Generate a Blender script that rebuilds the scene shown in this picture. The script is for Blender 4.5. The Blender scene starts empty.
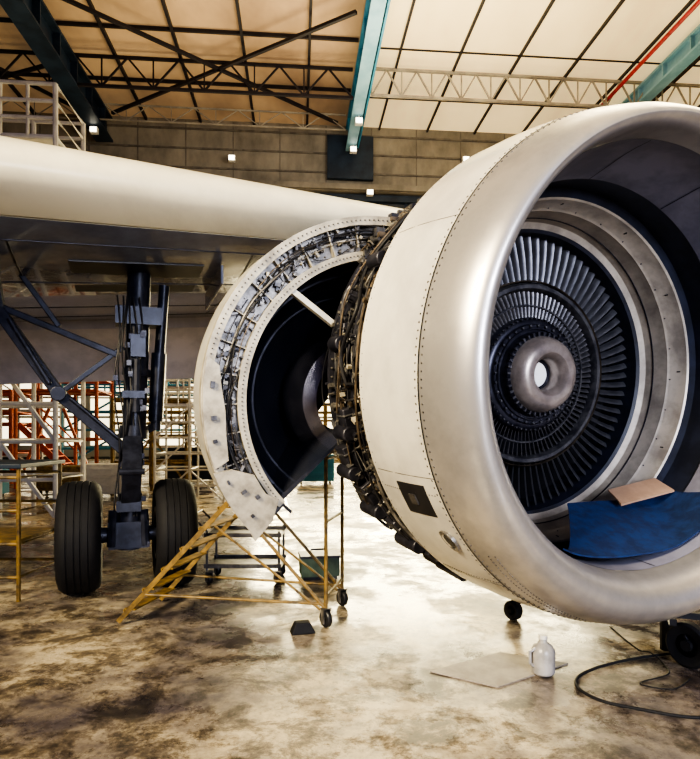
import bpy, math, random
from mathutils import Matrix, Vector, Euler
random.seed(7)
rad=math.radians
I4=Matrix.Identity(4)
scene=bpy.context.scene
PW={}
CAMH=1.8; FPX=600.0; HOR=430.0

# ------------------------------------------------------------ materials
def mat(name,c1,c2=None,rough=.5,metal=0.0,scale=3.0,lo=.4,hi=.6,bump=0.0,emit=0.0,ecol=None,stretch=None,rough2=None,coat=0.0,detail=7):
    m=bpy.data.materials.new(name); m.use_nodes=True
    nt=m.node_tree; b=nt.nodes['Principled BSDF']
    b.inputs['Roughness'].default_value=rough
    b.inputs['Metallic'].default_value=metal
    if coat: b.inputs['Coat Weight'].default_value=coat
    if c2 is None: c2=tuple(x*.8 for x in c1)
    tc=nt.nodes.new('ShaderNodeTexCoord'); mp=nt.nodes.new('ShaderNodeMapping')
    if stretch: mp.inputs['Scale'].default_value=stretch
    nz=nt.nodes.new('ShaderNodeTexNoise'); nz.inputs['Scale'].default_value=scale; nz.inputs['Detail'].default_value=detail
    nz.inputs['Roughness'].default_value=.62
    cr=nt.nodes.new('ShaderNodeValToRGB')
    cr.color_ramp.elements[0].position=lo; cr.color_ramp.elements[1].position=hi
    cr.color_ramp.elements[0].color=(*c2,1); cr.color_ramp.elements[1].color=(*c1,1)
    L=nt.links
    L.new(tc.outputs['Object'],mp.inputs['Vector']); L.new(mp.outputs['Vector'],nz.inputs['Vector'])
    L.new(nz.outputs['Fac'],cr.inputs['Fac']); L.new(cr.outputs['Color'],b.inputs['Base Color'])
    if rough2 is not None:
        mr=nt.nodes.new('ShaderNodeMapRange'); mr.inputs['From Min'].default_value=lo; mr.inputs['From Max'].default_value=hi
        mr.inputs['To Min'].default_value=rough2; mr.inputs['To Max'].default_value=rough
        L.new(nz.outputs['Fac'],mr.inputs['Value']); L.new(mr.outputs['Result'],b.inputs['Roughness'])
    if bump:
        bp=nt.nodes.new('ShaderNodeBump'); bp.inputs['Strength'].default_value=bump; bp.inputs['Distance'].default_value=.02
        L.new(nz.outputs['Fac'],bp.inputs['Height']); L.new(bp.outputs['Normal'],b.inputs['Normal'])
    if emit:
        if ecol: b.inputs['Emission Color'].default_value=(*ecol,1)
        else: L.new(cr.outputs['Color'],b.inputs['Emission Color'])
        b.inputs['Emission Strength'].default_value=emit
    return m

M={}
M['lip']=mat('brushed_lip_metal',(.60,.57,.54),(.42,.40,.385),rough=.28,metal=.72,scale=2.6,lo=.34,hi=.60,rough2=.42,detail=12)
M['cowl']=mat('cream_cowl_paint',(.62,.595,.54),(.46,.44,.41),rough=.32,scale=1.8,lo=.36,hi=.58,coat=.35,detail=12)
M['liner']=mat('grey_inlet_liner',(.22,.22,.29),(.15,.15,.20),rough=.5,scale=3)
M['ringdark']=mat('dark_ring',(.020,.024,.044),(.012,.014,.024),rough=.45,scale=6)
M['ringlight']=mat('worn_cream_ring',(.50,.44,.36),(.28,.245,.205),rough=.40,metal=.2,scale=4,lo=.34,hi=.6,bump=.1)
M['blade']=mat('blade_steel',(.11,.11,.122),(.06,.06,.07),rough=.36,metal=.5,scale=5)
M['blade2']=mat('inner_blade_steel',(.12,.115,.12),(.06,.058,.066),rough=.36,metal=.5,scale=8)
M['hub']=mat('hub_steel',(.05,.05,.068),(.024,.024,.035),rough=.38,metal=.6,scale=8)
M['nose']=mat('nose_alloy',(.38,.32,.28),(.24,.20,.18),rough=.34,metal=.5,scale=6)
M['white']=mat('white_paint',(.72,.70,.64),(.58,.56,.52),rough=.45,scale=3)
M['boreglow']=mat('pale_bore_glow',(.85,.85,.82),(.7,.7,.7),rough=.5,scale=3,emit=.3)  # slight glow imitates the bright hangar beyond the bore
M['rivet']=mat('rivet_dark',(.14,.13,.125),(.07,.065,.065),rough=.5,metal=.5,scale=9)
M['black']=mat('black_paint',(.012,.012,.016),(.02,.02,.024),rough=.4,scale=6)
M['steel']=mat('worn_steel',(.32,.30,.28),(.11,.105,.10),rough=.38,metal=.6,scale=9,bump=.1)
M['midsteel']=mat('mid_grey_steel',(.12,.118,.125),(.045,.045,.055),rough=.4,metal=.5,scale=9,bump=.1)
M['bronze']=mat('bronze_tube',(.21,.165,.12),(.09,.07,.055),rough=.4,metal=.6,scale=9)
M['darksteel']=mat('dark_steel',(.05,.05,.068),(.02,.02,.03),rough=.42,metal=.4,scale=8,bump=.1)
M['creamp']=mat('zinc_primer_cream',(.50,.455,.36),(.24,.215,.17),rough=.42,metal=.15,scale=5,lo=.36,hi=.6,bump=.15,detail=10)
M['duct']=mat('dark_composite_duct',(.018,.022,.038),(.032,.034,.046),rough=.20,scale=3,coat=.6)
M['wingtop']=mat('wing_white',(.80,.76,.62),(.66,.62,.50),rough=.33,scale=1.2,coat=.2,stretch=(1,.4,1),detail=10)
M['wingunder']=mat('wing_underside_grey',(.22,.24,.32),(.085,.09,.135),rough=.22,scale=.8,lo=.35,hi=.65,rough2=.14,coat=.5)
M['flap']=mat('flap_grey',(.88,.85,.92),(.66,.65,.72),rough=.5,scale=1.2)
M['rubber']=mat('tire_rubber',(.007,.007,.010),(.004,.004,.007),rough=.75,scale=12,bump=.2)
M['gear']=mat('gear_grey_blue',(.034,.038,.06),(.014,.016,.027),rough=.36,metal=.3,scale=6)
M['yellow']=mat('worn_yellow_paint',(.26,.16,.035),(.06,.04,.018),rough=.5,scale=9,lo=.34,hi=.6,bump=.1)
M['orange']=mat('orange_paint',(.62,.13,.03),(.40,.08,.02),rough=.5,scale=5)
M['red']=mat('red_paint',(.42,.03,.04),(.26,.02,.02),rough=.5,scale=5)
M['blue']=mat('teal_blue_paint',(.05,.26,.38),(.03,.17,.27),rough=.5,scale=.6)
M['palebl']=mat('pale_blue_paint',(.26,.45,.53),(.17,.34,.42),rough=.5,scale=.6)
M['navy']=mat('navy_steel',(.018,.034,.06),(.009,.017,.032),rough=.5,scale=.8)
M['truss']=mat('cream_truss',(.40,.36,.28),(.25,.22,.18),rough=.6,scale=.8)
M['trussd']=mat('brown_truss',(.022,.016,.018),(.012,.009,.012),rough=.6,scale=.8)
M['concrete']=mat('stained_concrete',(.31,.275,.215),(.14,.125,.10),rough=.8,scale=.6,lo=.32,hi=.66,detail=14,stretch=(1,1,.6))
M['seam']=mat('concrete_joint',(.17,.15,.12),(.11,.095,.08),rough=.8,scale=2)
M['door']=mat('hangar_door_paint',(.36,.35,.30),(.24,.24,.22),rough=.6,scale=.4)
M['doordark']=mat('hangar_door_dark',(.08,.085,.085),(.035,.038,.045),rough=.6,scale=.5)
M['glow']=mat('daylight_glazing',(.95,.86,.60),(.80,.70,.48),rough=.4,scale=.3,emit=2.6)
M['lamp']=mat('lamp_glass',(1,.93,.75),(1,.93,.75),emit=5)
M['skyl']=mat('cream_roof_skylight',(.88,.71,.40),(.68,.54,.31),rough=.6,scale=.22,emit=.58,stretch=(1,.3,1),lo=.35,hi=.62,detail=9)
M['roofd']=mat('glowing_tan_roof_boards',(.47,.32,.18),(.20,.13,.08),rough=.7,scale=.12,lo=.36,hi=.62,stretch=(1,.6,1),emit=.21,detail=5)  # brightness put into the boards as a faint glow of their own
M['mat']=mat('blue_tarp',(.008,.032,.12),(.005,.018,.07),rough=.8,scale=9,bump=.5)
M['card']=mat('tan_cardboard',(.44,.28,.18),(.35,.22,.14),rough=.8,scale=5)
M['plastic']=mat('clear_grey_plastic',(.36,.34,.33),(.25,.24,.23),rough=.3,scale=9)
M['paper']=mat('worn_sheet',(.36,.32,.27),(.24,.21,.18),rough=.6,scale=5)
M['green']=mat('green_grey_paint',(.10,.15,.11),(.06,.1,.075),rough=.5,scale=6)
M['exhaust']=mat('exhaust_alloy',(.52,.46,.40),(.3,.27,.25),rough=.24,metal=.75,scale=4)

def floor_mat():
    m=bpy.data.materials.new('stained_wet_concrete'); m.use_nodes=True
    nt=m.node_tree; b=nt.nodes['Principled BSDF']; N=nt.nodes.new; L=nt.links
    tc=N('ShaderNodeTexCoord')
    def noise(s,d,r=.6,off=0,dist=0):
        n=N('ShaderNodeTexNoise'); n.inputs['Scale'].default_value=s; n.inputs['Detail'].default_value=d; n.inputs['Roughness'].default_value=r
        n.inputs['Distortion'].default_value=dist
        mp=N('ShaderNodeMapping'); mp.inputs['Location'].default_value=(off,off*.7,0); L.new(tc.outputs['Object'],mp.inputs['Vector']); L.new(mp.outputs['Vector'],n.inputs['Vector'])
        return n
    def ramp(src,els):
        r=N('ShaderNodeValToRGB'); e=r.color_ramp.elements
        e[0].position,e[0].color=els[0][0],(*els[0][1],1); e[1].position,e[1].color=els[-1][0],(*els[-1][1],1)
        for p,c in els[1:-1]:
            k=e.new(p); k.color=(*c,1)
        L.new(src,r.inputs['Fac']); return r
    def mul(a,b_,f):
        mx=N('ShaderNodeMixRGB'); mx.blend_type='MULTIPLY'; mx.inputs[0].default_value=f
        L.new(a,mx.inputs[1]); L.new(b_,mx.inputs[2]); return mx.outputs[0]
    n1=noise(.40,12,.7,3.1); n2=noise(2.2,15,.8,5.2,.3); n4=noise(1.1,12,.72,9); n5=noise(9,12,.8,1.3)
    r1=ramp(n1.outputs['Fac'],[(.42,(.10,.085,.095)),(.50,(.30,.255,.205)),(.57,(.66,.565,.39))])
    r2=ramp(n2.outputs['Fac'],[(.42,(.11,.10,.115)),(.48,(.45,.42,.40)),(.53,(1.0,1.0,1.0))])
    r5=ramp(n5.outputs['Fac'],[(.36,(.3,.28,.28)),(.47,(.87,.85,.82)),(.55,(1,1,1))])
    c=mul(mul(r1.outputs[0],r2.outputs[0],.88),r5.outputs[0],.65)
    L.new(c,b.inputs['Base Color'])
    rr=ramp(n4.outputs['Fac'],[(.44,(.15,)*3),(.55,(.46,)*3)])
    L.new(rr.outputs[0],b.inputs['Roughness'])
    bp=N('ShaderNodeBump'); bp.inputs['Strength'].default_value=.10; bp.inputs['Distance'].default_value=.005
    L.new(n5.outputs['Fac'],bp.inputs['Height']); L.new(bp.outputs['Normal'],b.inputs['Normal'])
    return m
M['floor']=floor_mat()

# ------------------------------------------------------------ mesh builder
class MB:
    def __init__(s): s.v=[];s.f=[];s.m=[]
    def add(s,vs,fs,mi=0,X=None):
        o=len(s.v)
        s.v+= [ (X@Vector(p)) if X is not None else Vector(p) for p in vs]
        s.f+= [tuple(o+i for i in f) for f in fs]; s.m+=[mi]*len(fs); return s
    def box(s,c,size,R=None,mi=0,X=None):
        R=R or Matrix.Identity(3); c=Vector(c); h=[q/2 for q in size]
        vs=[c+R@Vector((sx*h[0],sy*h[1],sz*h[2])) for sx in(-1,1) for sy in(-1,1) for sz in(-1,1)]
        return s.add(vs,[(0,1,3,2),(4,6,7,5),(0,4,5,1),(2,3,7,6),(0,2,6,4),(1,5,7,3)],mi,X)
    def beam(s,p,q,w,h,mi=0,X=None,up=(0,0,1)):
        p=Vector(p);q=Vector(q);d=(q-p);l=d.length
        if l<1e-6: return s
        d.normalize();u=Vector(up)
        if abs(d.dot(u))>.97:u=Vector((1,0,0)) if abs(d.x)<.9 else Vector((0,1,0))
        a=d.cross(u).normalized();b=a.cross(d)
        R=Matrix((a,d,b)).transposed()
        return s.box((p+q)/2,(w,l,h),R,mi,X)
    def tube(s,path,r,n=8,mi=0,X=None):
        P=[Vector(p) for p in path]; k=len(P)
        rs=r if isinstance(r,(list,tuple)) else [r]*k
        t0=(P[1]-P[0]).normalized(); u=Vector((0,0,1)) if abs(t0.z)<.9 else Vector((1,0,0))
        a=t0.cross(u).normalized(); vs=[]
        for i in range(k):
            t=(P[min(i+1,k-1)]-P[max(i-1,0)]).normalized()
            a=(a-t*a.dot(t)).normalized(); b=t.cross(a)
            for j in range(n):
                th=2*math.pi*j/n; vs.append(P[i]+(a*math.cos(th)+b*math.sin(th))*rs[i])
        fs=[]
        for i in range(k-1):
            for j in range(n):
                fs.append((i*n+j,i*n+(j+1)%n,(i+1)*n+(j+1)%n,(i+1)*n+j))
        fs.append(tuple(range(n))[::-1]); fs.append(tuple((k-1)*n+j for j in range(n)))
        return s.add(vs,fs,mi,X)
    def lathe(s,prof,n=64,a0=0,a1=360,mi=0,X=None,loop=False):
        # profile points: (axial, radius[, vertical offset])
        full=abs(a1-a0)>=359.9; k=len(prof); na=n if full else n+1; vs=[]
        for i in range(na):
            a=rad(a0+(a1-a0)*i/n)
            for p in prof: vs.append((p[1]*math.cos(a),p[0],p[1]*math.sin(a)+(p[2] if len(p)>2 else 0)))
        fs=[]
        for i in range(n):
            i2=(i+1)%na
            for j in range(k if loop else k-1):
                j2=(j+1)%k
                fs.append((i*k+j,i*k+j2,i2*k+j2,i2*k+j))
        if loop and not full:
            fs.append(tuple(range(k))); fs.append(tuple((na-1)*k+j for j in range(k))[::-1])
        return s.add(vs,fs,mi,X)
    def obj(s,name,mats,parent=None,F=I4,smooth=35,label=None,cat=None,kind=None,group=None,bevel=0,center=True):
        if not isinstance(mats,(list,tuple)): mats=[mats]
        xs=[v.x for v in s.v];ys=[v.y for v in s.v];zs=[v.z for v in s.v]
        c=Vector(((min(xs)+max(xs))/2,(min(ys)+max(ys))/2,min(zs))) if center else Vector((0,0,0))
        me=bpy.data.meshes.new(name); me.from_pydata([tuple(v-c) for v in s.v],[],s.f)
        for m in mats: me.materials.append(M[m] if isinstance(m,str) else m)
        me.polygons.foreach_set('material_index',s.m)
        me.polygons.foreach_set('use_smooth',[smooth>0]*len(s.f))
        me.update()
        if smooth: me.set_sharp_from_angle(angle=rad(smooth))
        ob=bpy.data.objects.new(name,me); scene.collection.objects.link(ob)
        place(ob,F@Matrix.Translation(c),parent)
        if bevel:
            bv=ob.modifiers.new('bevel','BEVEL'); bv.width=bevel; bv.segments=2; bv.limit_method='ANGLE'
        tag(ob,label,cat,kind,group); return ob
def place(ob,W,parent=None):
    if parent is not None:
        ob.parent=parent; ob.matrix_basis=PW[parent.name].inverted()@W
    else: ob.matrix_basis=W
    PW[ob.name]=W
def tag(ob,label=None,cat=None,kind=None,group=None):
    if label: ob['label']=label
    if cat: ob['category']=cat
    if kind: ob['kind']=kind
    if group: ob['group']=group
def empty(name,W,parent=None,label=None,cat=None,group=None):
    e=bpy.data.objects.new(name,None); e.empty_display_size=.3; scene.collection.objects.link(e)
    place(e,W,parent); tag(e,label,cat,None,group); return e
def T(x,y,z): return Matrix.Translation((x,y,z))
def Rx(d): return Matrix.Rotation(rad(d),4,'X')
def Ry(d): return Matrix.Rotation(rad(d),4,'Y')
def Rz(d): return Matrix.Rotation(rad(d),4,'Z')

# ------------------------------------------------------------ camera
cd=bpy.data.cameras.new('camera'); cam=bpy.data.objects.new('camera',cd); scene.collection.objects.link(cam)
cam.location=(0,0,CAMH); cam.rotation_euler=(rad(90),0,0)
cd.sensor_fit='AUTO'; cd.sensor_width=36; cd.lens=FPX/759*36; cd.shift_y=(HOR-379.5)/759; cd.clip_end=300
scene.camera=cam

# ------------------------------------------------------------ hangar
H=Rz(5)
CEIL=21.1; WY=38.0
MB().box((0,20,-.1),(72,72,.2),X=H).obj('floor','floor',kind='structure',smooth=0,center=False)
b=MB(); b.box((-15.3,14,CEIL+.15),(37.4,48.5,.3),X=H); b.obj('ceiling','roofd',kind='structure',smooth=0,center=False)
b=MB(); b.box((18.7,14,CEIL+.15),(30.6,48.5,.3),X=H); b.obj('ceiling.001','skyl',kind='structure',smooth=0,center=False)
b=MB(); b.box((0,WY+.3,(CEIL+17.0)/2),(68,.6,CEIL-17.0),X=H)
for z in (18.1,19.3,20.5): b.box((0,WY-.03,z),(68,.10,.10),X=H,mi=1)
for i in range(24): b.box((-33+i*2.9,WY-.01,19.1),(.05,.04,3.9),X=H,mi=1)
b.box((0,WY-.1,17.2),(68,.3,.35),X=H)
b.obj('wall_back',['concrete','seam'],kind='structure',smooth=0,center=False)
b=MB(); b.box((0,WY+.9,17.0/2),(68,.4,17.0),X=H)
b.box((0,WY+.5,16.7),(68,.5,.4),X=H,mi=1)
for i in range(34): b.box((-33+i*2,WY+.66,11),(.18,.2,11.4),X=H,mi=1)
b.box((0,WY+.62,15.4),(68,.2,.2),X=H,mi=2)
b.box((0,WY+.62,13.2),(68,.2,.4),X=H,mi=1); b.box((0,WY+.62,5.3),(68,.2,.3),X=H,mi=1)
b.obj('wall_back.001',['doordark','navy','door'],kind='structure',smooth=0,center=False)
b=MB()
for i in range(16):
    b.box((-31.9+i*4.2,WY+.6,2.5),(3.8,.12,4.4),X=H)
b.obj('window_1','glow',kind='structure',smooth=0,center=False)
b=MB()
for i in range(16):
    x=-31.9+i*4.2
    b.box((x+2.1,WY+.5,2.6),(.4,.2,5.1),X=H); b.box((x,WY+.5,.5),(4.2,.2,.7),X=H); b.box((x,WY+.5,2.6),(4.2,.15,.14),X=H); b.box((x,WY+.5,3.8),(4.2,.15,.1),X=H)
    b.box((x-.7,WY+.5,2.6),(.1,.14,5),X=H); b.box((x+.7,WY+.5,2.6),(.1,.14,5),X=H)
b.obj('trim_1','door',kind='structure',smooth=0,center=False)
MB().box((-34.2,14,CEIL/2),(.4,48.5,CEIL),X=H).obj('wall_left','concrete',kind='structure',smooth=0,center=False)
MB().box((34.2,14,CEIL/2),(.4,48.5,CEIL),X=H).obj('wall_right','concrete',kind='structure',smooth=0,center=False)
b=MB()
for i in range(10):
    x=5.2+i*3.1; b.box((x,14,CEIL-.08),(.10,48,.16),X=H)
for y in (30,34.5): b.box((18.7,y,CEIL-.05),(30,.04,.08),X=H)
b.obj('trim_2','trussd',kind='structure',smooth=0,center=False)
b=MB()
for i in range(9):
    x=.6-i*3.3; b.box((x,14,CEIL-.10),(.13,48,.2),X=H)
for i in range(3): b.box((-15,25+i*4.4,CEIL-.10),(36,.12,.16),X=H)
b.obj('trim_3','trussd',kind='structure',smooth=0,center=False)

def roof_truss(x0,x1,y,zt,zb,bay,w,m,label):
    b=MB()
    b.beam((x0,y,zt),(x1,y,zt),w,w,X=H); b.beam((x0,y,zb),(x1,y,zb),w,w,X=H)
    n=int((x1-x0)/bay); st=(x1-x0)/n
    for i in range(n):
        xa=x0+i*st; xm=xa+st/2
        b.beam((xa,y,zb),(xm,y,zt),w*.6,w*.6,X=H); b.beam((xm,y,zt),(xa+st,y,zb),w*.6,w*.6,X=H)
        b.beam((xa,y,zb),(xa,y,zt),w*.5,w*.5,X=H)
    return b.obj('roof_truss',m,smooth=0,label=label,cat='roof truss',center=True)
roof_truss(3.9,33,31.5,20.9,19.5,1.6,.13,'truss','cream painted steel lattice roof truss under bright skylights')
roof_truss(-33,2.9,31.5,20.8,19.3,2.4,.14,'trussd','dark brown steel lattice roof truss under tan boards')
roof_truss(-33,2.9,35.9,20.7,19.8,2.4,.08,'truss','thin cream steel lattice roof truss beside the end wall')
for (xa,ya,xb,yb) in [(-11.0,26.0,2.4,36.2),(2.6,26.5,-10.8,36.2),(-19,27,-12.2,36.5),(-12.2,31.5,-24,37)]:
    MB().beam((xa,ya,20.35),(xb,yb,20.35),.16,.15,X=H).obj('roof_brace','trussd',smooth=0,label='dark steel diagonal wind brace under the roof',cat='brace')
def girder(x,w,h,z,m,m2,y0,y1,label):
    b=MB(); b.box((x,(y0+y1)/2,z),(w*.25,y1-y0,h),X=H); b.box((x,(y0+y1)/2,z-h/2),(w,y1-y0,.12),X=H,mi=1); b.box((x,(y0+y1)/2,z+h/2),(w,y1-y0,.12),X=H)
    yy=y0+1
    while yy<y1: b.box((x,yy,z),(w*.9,.1,h),X=H); yy+=2.2
    return b.obj('roof_girder',[m,m2],smooth=0,label=label,cat='roof beam')
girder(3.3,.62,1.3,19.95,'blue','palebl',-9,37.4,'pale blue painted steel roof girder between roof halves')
MB().box((3.75,14.2,19.6),(.10,46,.5),X=H).obj('crane_rail','blue',smooth=0,label='teal painted crane rail along the roof girder',cat='rail')
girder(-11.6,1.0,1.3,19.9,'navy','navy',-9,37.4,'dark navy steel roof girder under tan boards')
girder(19.0,.6,.8,20.3,'palebl','palebl',-9,37.4,'pale blue steel roof girder under skylights')
MB().box((3.3,37.6,18.9),(2.9,.3,2.7),X=H).obj('crane_bracket','navy',smooth=0,label='dark steel bracket plate on the concrete wall',cat='bracket')
MB().tube([(17.0,-8,20.0),(17.0,15,20.0),(17.0,37.5,20.0)],.1,8,X=H).obj('sprinkler_pipe','red',label='red sprinkler pipe under the roof',cat='pipe')
lamps=[(-3.3,37.2,16.6),(4.5,37.2,16.6),(-11.6,35.5,18.95),(3.4,36.6,18.95),(10.6,37.2,18.9),(3.4,33.2,18.95),(22,37.2,18.8),(-4,37.2,18.4)]
for l in lamps:
    e=empty('flood_lamp',H@T(*l),label='small white flood lamp fixed high in the hangar',cat='lamp',group='hangar flood lamps')
    b=MB(); b.box((0,0,0),(.42,.3,.34))
    if l[1]>37: b.box((0,.3,.1),(.1,.5,.1))
    else: b.box((0,0,.25),(.1,.1,.5))
    b.obj('lamp_housing','white',e,F=H@T(*l),smooth=0)
    MB().box((0,-.17,0),(.34,.03,.26)).obj('lamp_glass','lamp',e,F=H@T(*l),smooth=0)

# ------------------------------------------------------------ airplane
AP=empty('airplane',T(-2.5,6.9,0),label='white jet airliner under maintenance with opened engine cowling',cat='airplane')
TH=22.2
EF=T(2.13,3.76,2.155)@Rz(TH)@Rx(4.6)
ENG=empty('jet_engine',EF,AP,label='large turbofan with its inlet cowl closed and rear cowling swung open')
def eo(b,name,mats,**k): return b.obj(name,mats,ENG,F=EF,**k)

b=MB()
b.lathe([(.36,1.73),(.3,1.714),(.2,1.685),(.12,1.655,.003),(.06,1.62,.008),(.025,1.59,.013),(.006,1.56,.02),(0,1.535,.028),(.006,1.51,.038),(.03,1.48,.052),(.07,1.457,.062),(.13,1.437,.072),(.2,1.425,.078),(.27,1.42,.08)],160)
eo(b,'inlet_lip','lip',label='satin bare metal inlet lip')
b=MB()
b.lathe([(.365,1.731),(.6,1.765),(.8,1.785),(1.0,1.795),(1.06,1.80),(1.06,1.77),(1.0,1.76),(.41,1.70)],160)
eo(b,'inlet_cowl','cowl',label='cream painted inlet cowl skin')
b=MB(); b.lathe([(.356,1.7315),(.367,1.7335)],160)
eo(b,'panel_seam','black')
b=MB()
def prof_r(s):
    P=[(0,1.535),(.025,1.59),(.06,1.62),(.12,1.655),(.2,1.685),(.3,1.714),(.36,1.73),(.6,1.765),(.8,1.785),(1.0,1.795),(1.18,1.8)]
    for (a,ra),(c,rc) in zip(P,P[1:]):
        if a<=s<=c: return ra+(rc-ra)*(s-a)/(c-a)
    return 1.8
def rivet(b,s,a,r=.006,R=None):
    R=R or prof_r(s); X=Ry(-a)@T(R,s,0)@Rz(-90)
    b.lathe([(-.001,r),(.003,r*.9),(.004,0.0005)],6,X=X)
for i in range(230):
    a=i*360/230
    rivet(b,.335,a,.007); rivet(b,.392,a,.007)
for i in range(150):
    a=i*360/150; rivet(b,1.03,a,.005)
for k in range(22):
    for aa in (207,232,258): rivet(b,.42+k*.028,aa,.005)
for k in range(34):
    for j in range(2): rivet(b,.2+j*.05,222+k*.9,.006)
eo(b,'rivet','rivet',kind='stuff',label='rows of small rivet heads')
def patch(b,s0,s1,a0,a1,dr,mi=0,R=None,ns=4,na=8,th=.01):
    vs=[]
    for q in (0,1):
        for i in range(na+1):
            for j in range(ns+1):
                s=s0+(s1-s0)*j/ns;a=rad(a0+(a1-a0)*i/na);r=(R or prof_r(s))+dr-q*th
                vs.append((r*math.cos(a),s,r*math.sin(a)))
    n=len(vs)//2
    fs=[];k=ns+1
    for i in range(na):
        for j in range(ns):
            q=(i*k+j,i*k+j+1,(i+1)*k+j+1,(i+1)*k+j); fs.append(q); fs.append(tuple(n+t for t in q[::-1]))
    for i in range(na):
        fs.append((i*k,(i+1)*k,n+(i+1)*k,n+i*k)); fs.append((i*k+ns,n+i*k+ns,n+(i+1)*k+ns,(i+1)*k+ns))
    for j in range(ns):
        fs.append((j,n+j,n+j+1,j+1)); q=na*k; fs.append((q+j,q+j+1,n+q+j+1,n+q+j))
    b.add(vs,fs,mi)
b=MB(); patch(b,.50,.80,205.0,212.5,.004); patch(b,.63,.70,207.5,209.9,.012,mi=1)
eo(b,'access_hatch',['black','rivet'],label='black square vent hatch')
b=MB(); X=Ry(-219)@T(prof_r(.53)-.01,.53,0)@Rz(-90)
b.lathe([(0,.085),(.02,.085),(.022,.068),(.012,.062),(.008,.001)],32,X=X)
b.lathe([(.013,.05),(.018,.048),(.02,.001)],20,X=X,mi=1)
eo(b,'drain_port',['steel','black'],label='round recessed port')
for aa in (150,203,233):
    b=MB(); patch(b,.37,1.05,aa,aa+.12,.0015,th=.003)
    eo(b,'skin_seam','rivet')

# inlet interior
b=MB(); b.lathe([(.272,1.419,.08),(.40,1.415,.078),(.5,1.41,.07),(.66,1.41,.035),(.82,1.415,0)],128)
for i in range(12):
    a=rad(i*30+6)
    vs=[]
    for s,r,dz in ((.28,1.419,.08),(.40,1.415,.078),(.5,1.41,.07),(.66,1.41,.035),(.81,1.413,0)):
        for da in (-.003,.003): vs.append(((r-.004)*math.cos(a+da),s,(r-.004)*math.sin(a+da)+dz))
    b.add(vs,[(2*q,2*q+1,2*q+3,2*q+2) for q in range(4)],1)
eo(b,'inlet_liner',['liner','ringdark'],label='grey acoustic liner panels')
b=MB(); b.lathe([(.82,1.415),(.84,1.43),(1.08,1.43),(1.09,1.36)],128); eo(b,'fan_track','ringdark')
b=MB()
b.lathe([(1.09,1.36),(1.10,1.345),(1.24,1.32),(1.26,1.30),(1.28,1.30),(1.46,1.26),(1.48,1.21)],128)
eo(b,'shroud_ring','ringlight',label='worn cream shroud ring')
b=MB()
for i in range(30):
    X=Ry(-i*12)@T(1.318,1.25,0); b.lathe([(0,.008),(-.010,.006),(-.012,.001)],8,X=X)
for i in range(12):
    X=Ry(-i*30-3)@T(1.333,1.17,0); b.box((0,0,0),(.01,.03,.010),X=X)
b.lathe([(1.385,1.277),(1.385,1.270),(1.395,1.270),(1.395,1.276)],128)
eo(b,'shroud_bolt','hub',kind='stuff')
b=MB(); b.lathe([(1.48,1.21),(1.50,1.185),(1.6,1.18),(2.1,1.18)],128); eo(b,'inner_case','ringdark')

def blade_mesh(r0,r1,c0,c1,tw0,tw1,th,lean=0,n=8):
    b=MB(); vs=[]
    for i in range(n+1):
        t=i/n; r=r0+(r1-r0)*t; c=c0+(c1-c0)*t; tw=rad(tw0+(tw1-tw0)*t)
        sec=[(-.5,0),(-.25,.55),(.1,.6),(.5,.05),(.1,-.1),(-.25,-.15)]
        for (u,v) in sec:
            x=u*c; z=v*th*2
            y=x*math.cos(tw)-z*math.sin(tw); q=x*math.sin(tw)+z*math.cos(tw)
            vs.append((r,y,q+lean*t*t))
    fs=[]
    for i in range(n):
        for j in range(6): fs.append((i*6+j,i*6+(j+1)%6,(i+1)*6+(j+1)%6,(i+1)*6+j))
    fs.append((0,1,2,3,4,5)); fs.append(tuple(n*6+j for j in (5,4,3,2,1,0)))
    b.add(vs,fs); return b
def ring_of(name,b,mt,count,s,label=None):
    first=b.obj(name,mt,ENG,F=EF@T(0,s,0),smooth=50,center=False,label=label)
    for i in range(1,count):
        o=first.copy(); scene.collection.objects.link(o); o.parent=ENG
        W=EF@Ry(i*360/count)@T(0,s,0); o.matrix_basis=PW[ENG.name].inverted()@W
ring_of('fan_blade',blade_mesh(.76,1.185,.064,.062,47,52,.005,.04),'blade',84,1.62,label='dark grey steel fan vane')
ring_of('compressor_blade',blade_mesh(.47,.71,.034,.044,46,50,.004,.02,5),'blade2',90,1.58,label='dark grey inner vane')
b=MB(); b.lathe([(1.85,1.2),(1.85,.3)],96); eo(b,'stator_backplate','black')
b=MB()
b.lathe([(1.95,.80),(1.68,.785),(1.54,.775),(1.51,.76),(1.51,.73),(1.54,.715),(1.72,.71)],128)
b.lathe([(1.535,.785),(1.52,.79),(1.535,.80),(1.6,.80)],128,mi=1)
b.lathe([(1.57,.60),(1.555,.595),(1.555,.585),(1.57,.58)],128,mi=0)
eo(b,'splitter_ring',['midsteel','bronze'],label='worn bronze splitter ring')
b=MB(); b.lathe([(1.74,.71),(1.74,.45)],96,mi=0); b.lathe([(1.77,.50),(1.54,.49),(1.51,.475),(1.49,.445),(1.49,.43),(1.47,.42),(1.47,.36),(1.44,.345),(1.40,.34),(1.38,.32)],96)
b.lathe([(1.468,.395),(1.452,.39),(1.452,.382),(1.468,.377)],96)
eo(b,'fan_hub','hub',label='dark hub disc with bolt circle')
b=MB()
for i in range(32):
    X=Ry(-i*360/32)@T(.412,1.47,0); b.lathe([(0,.013),(-.022,.012),(-.024,.001)],6,X=X)
for i in range(40):
    X=Ry(-i*9)@T(.335,1.39,0); b.box((0,0,0),(.035,.03,.018),X=X)
for i in range(60):
    X=Ry(-i*6)@T(.475,1.50,0); b.box((0,0,0),(.012,.03,.015),X=X)
eo(b,'hub_bolt','midsteel',kind='stuff')
b=MB()
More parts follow.
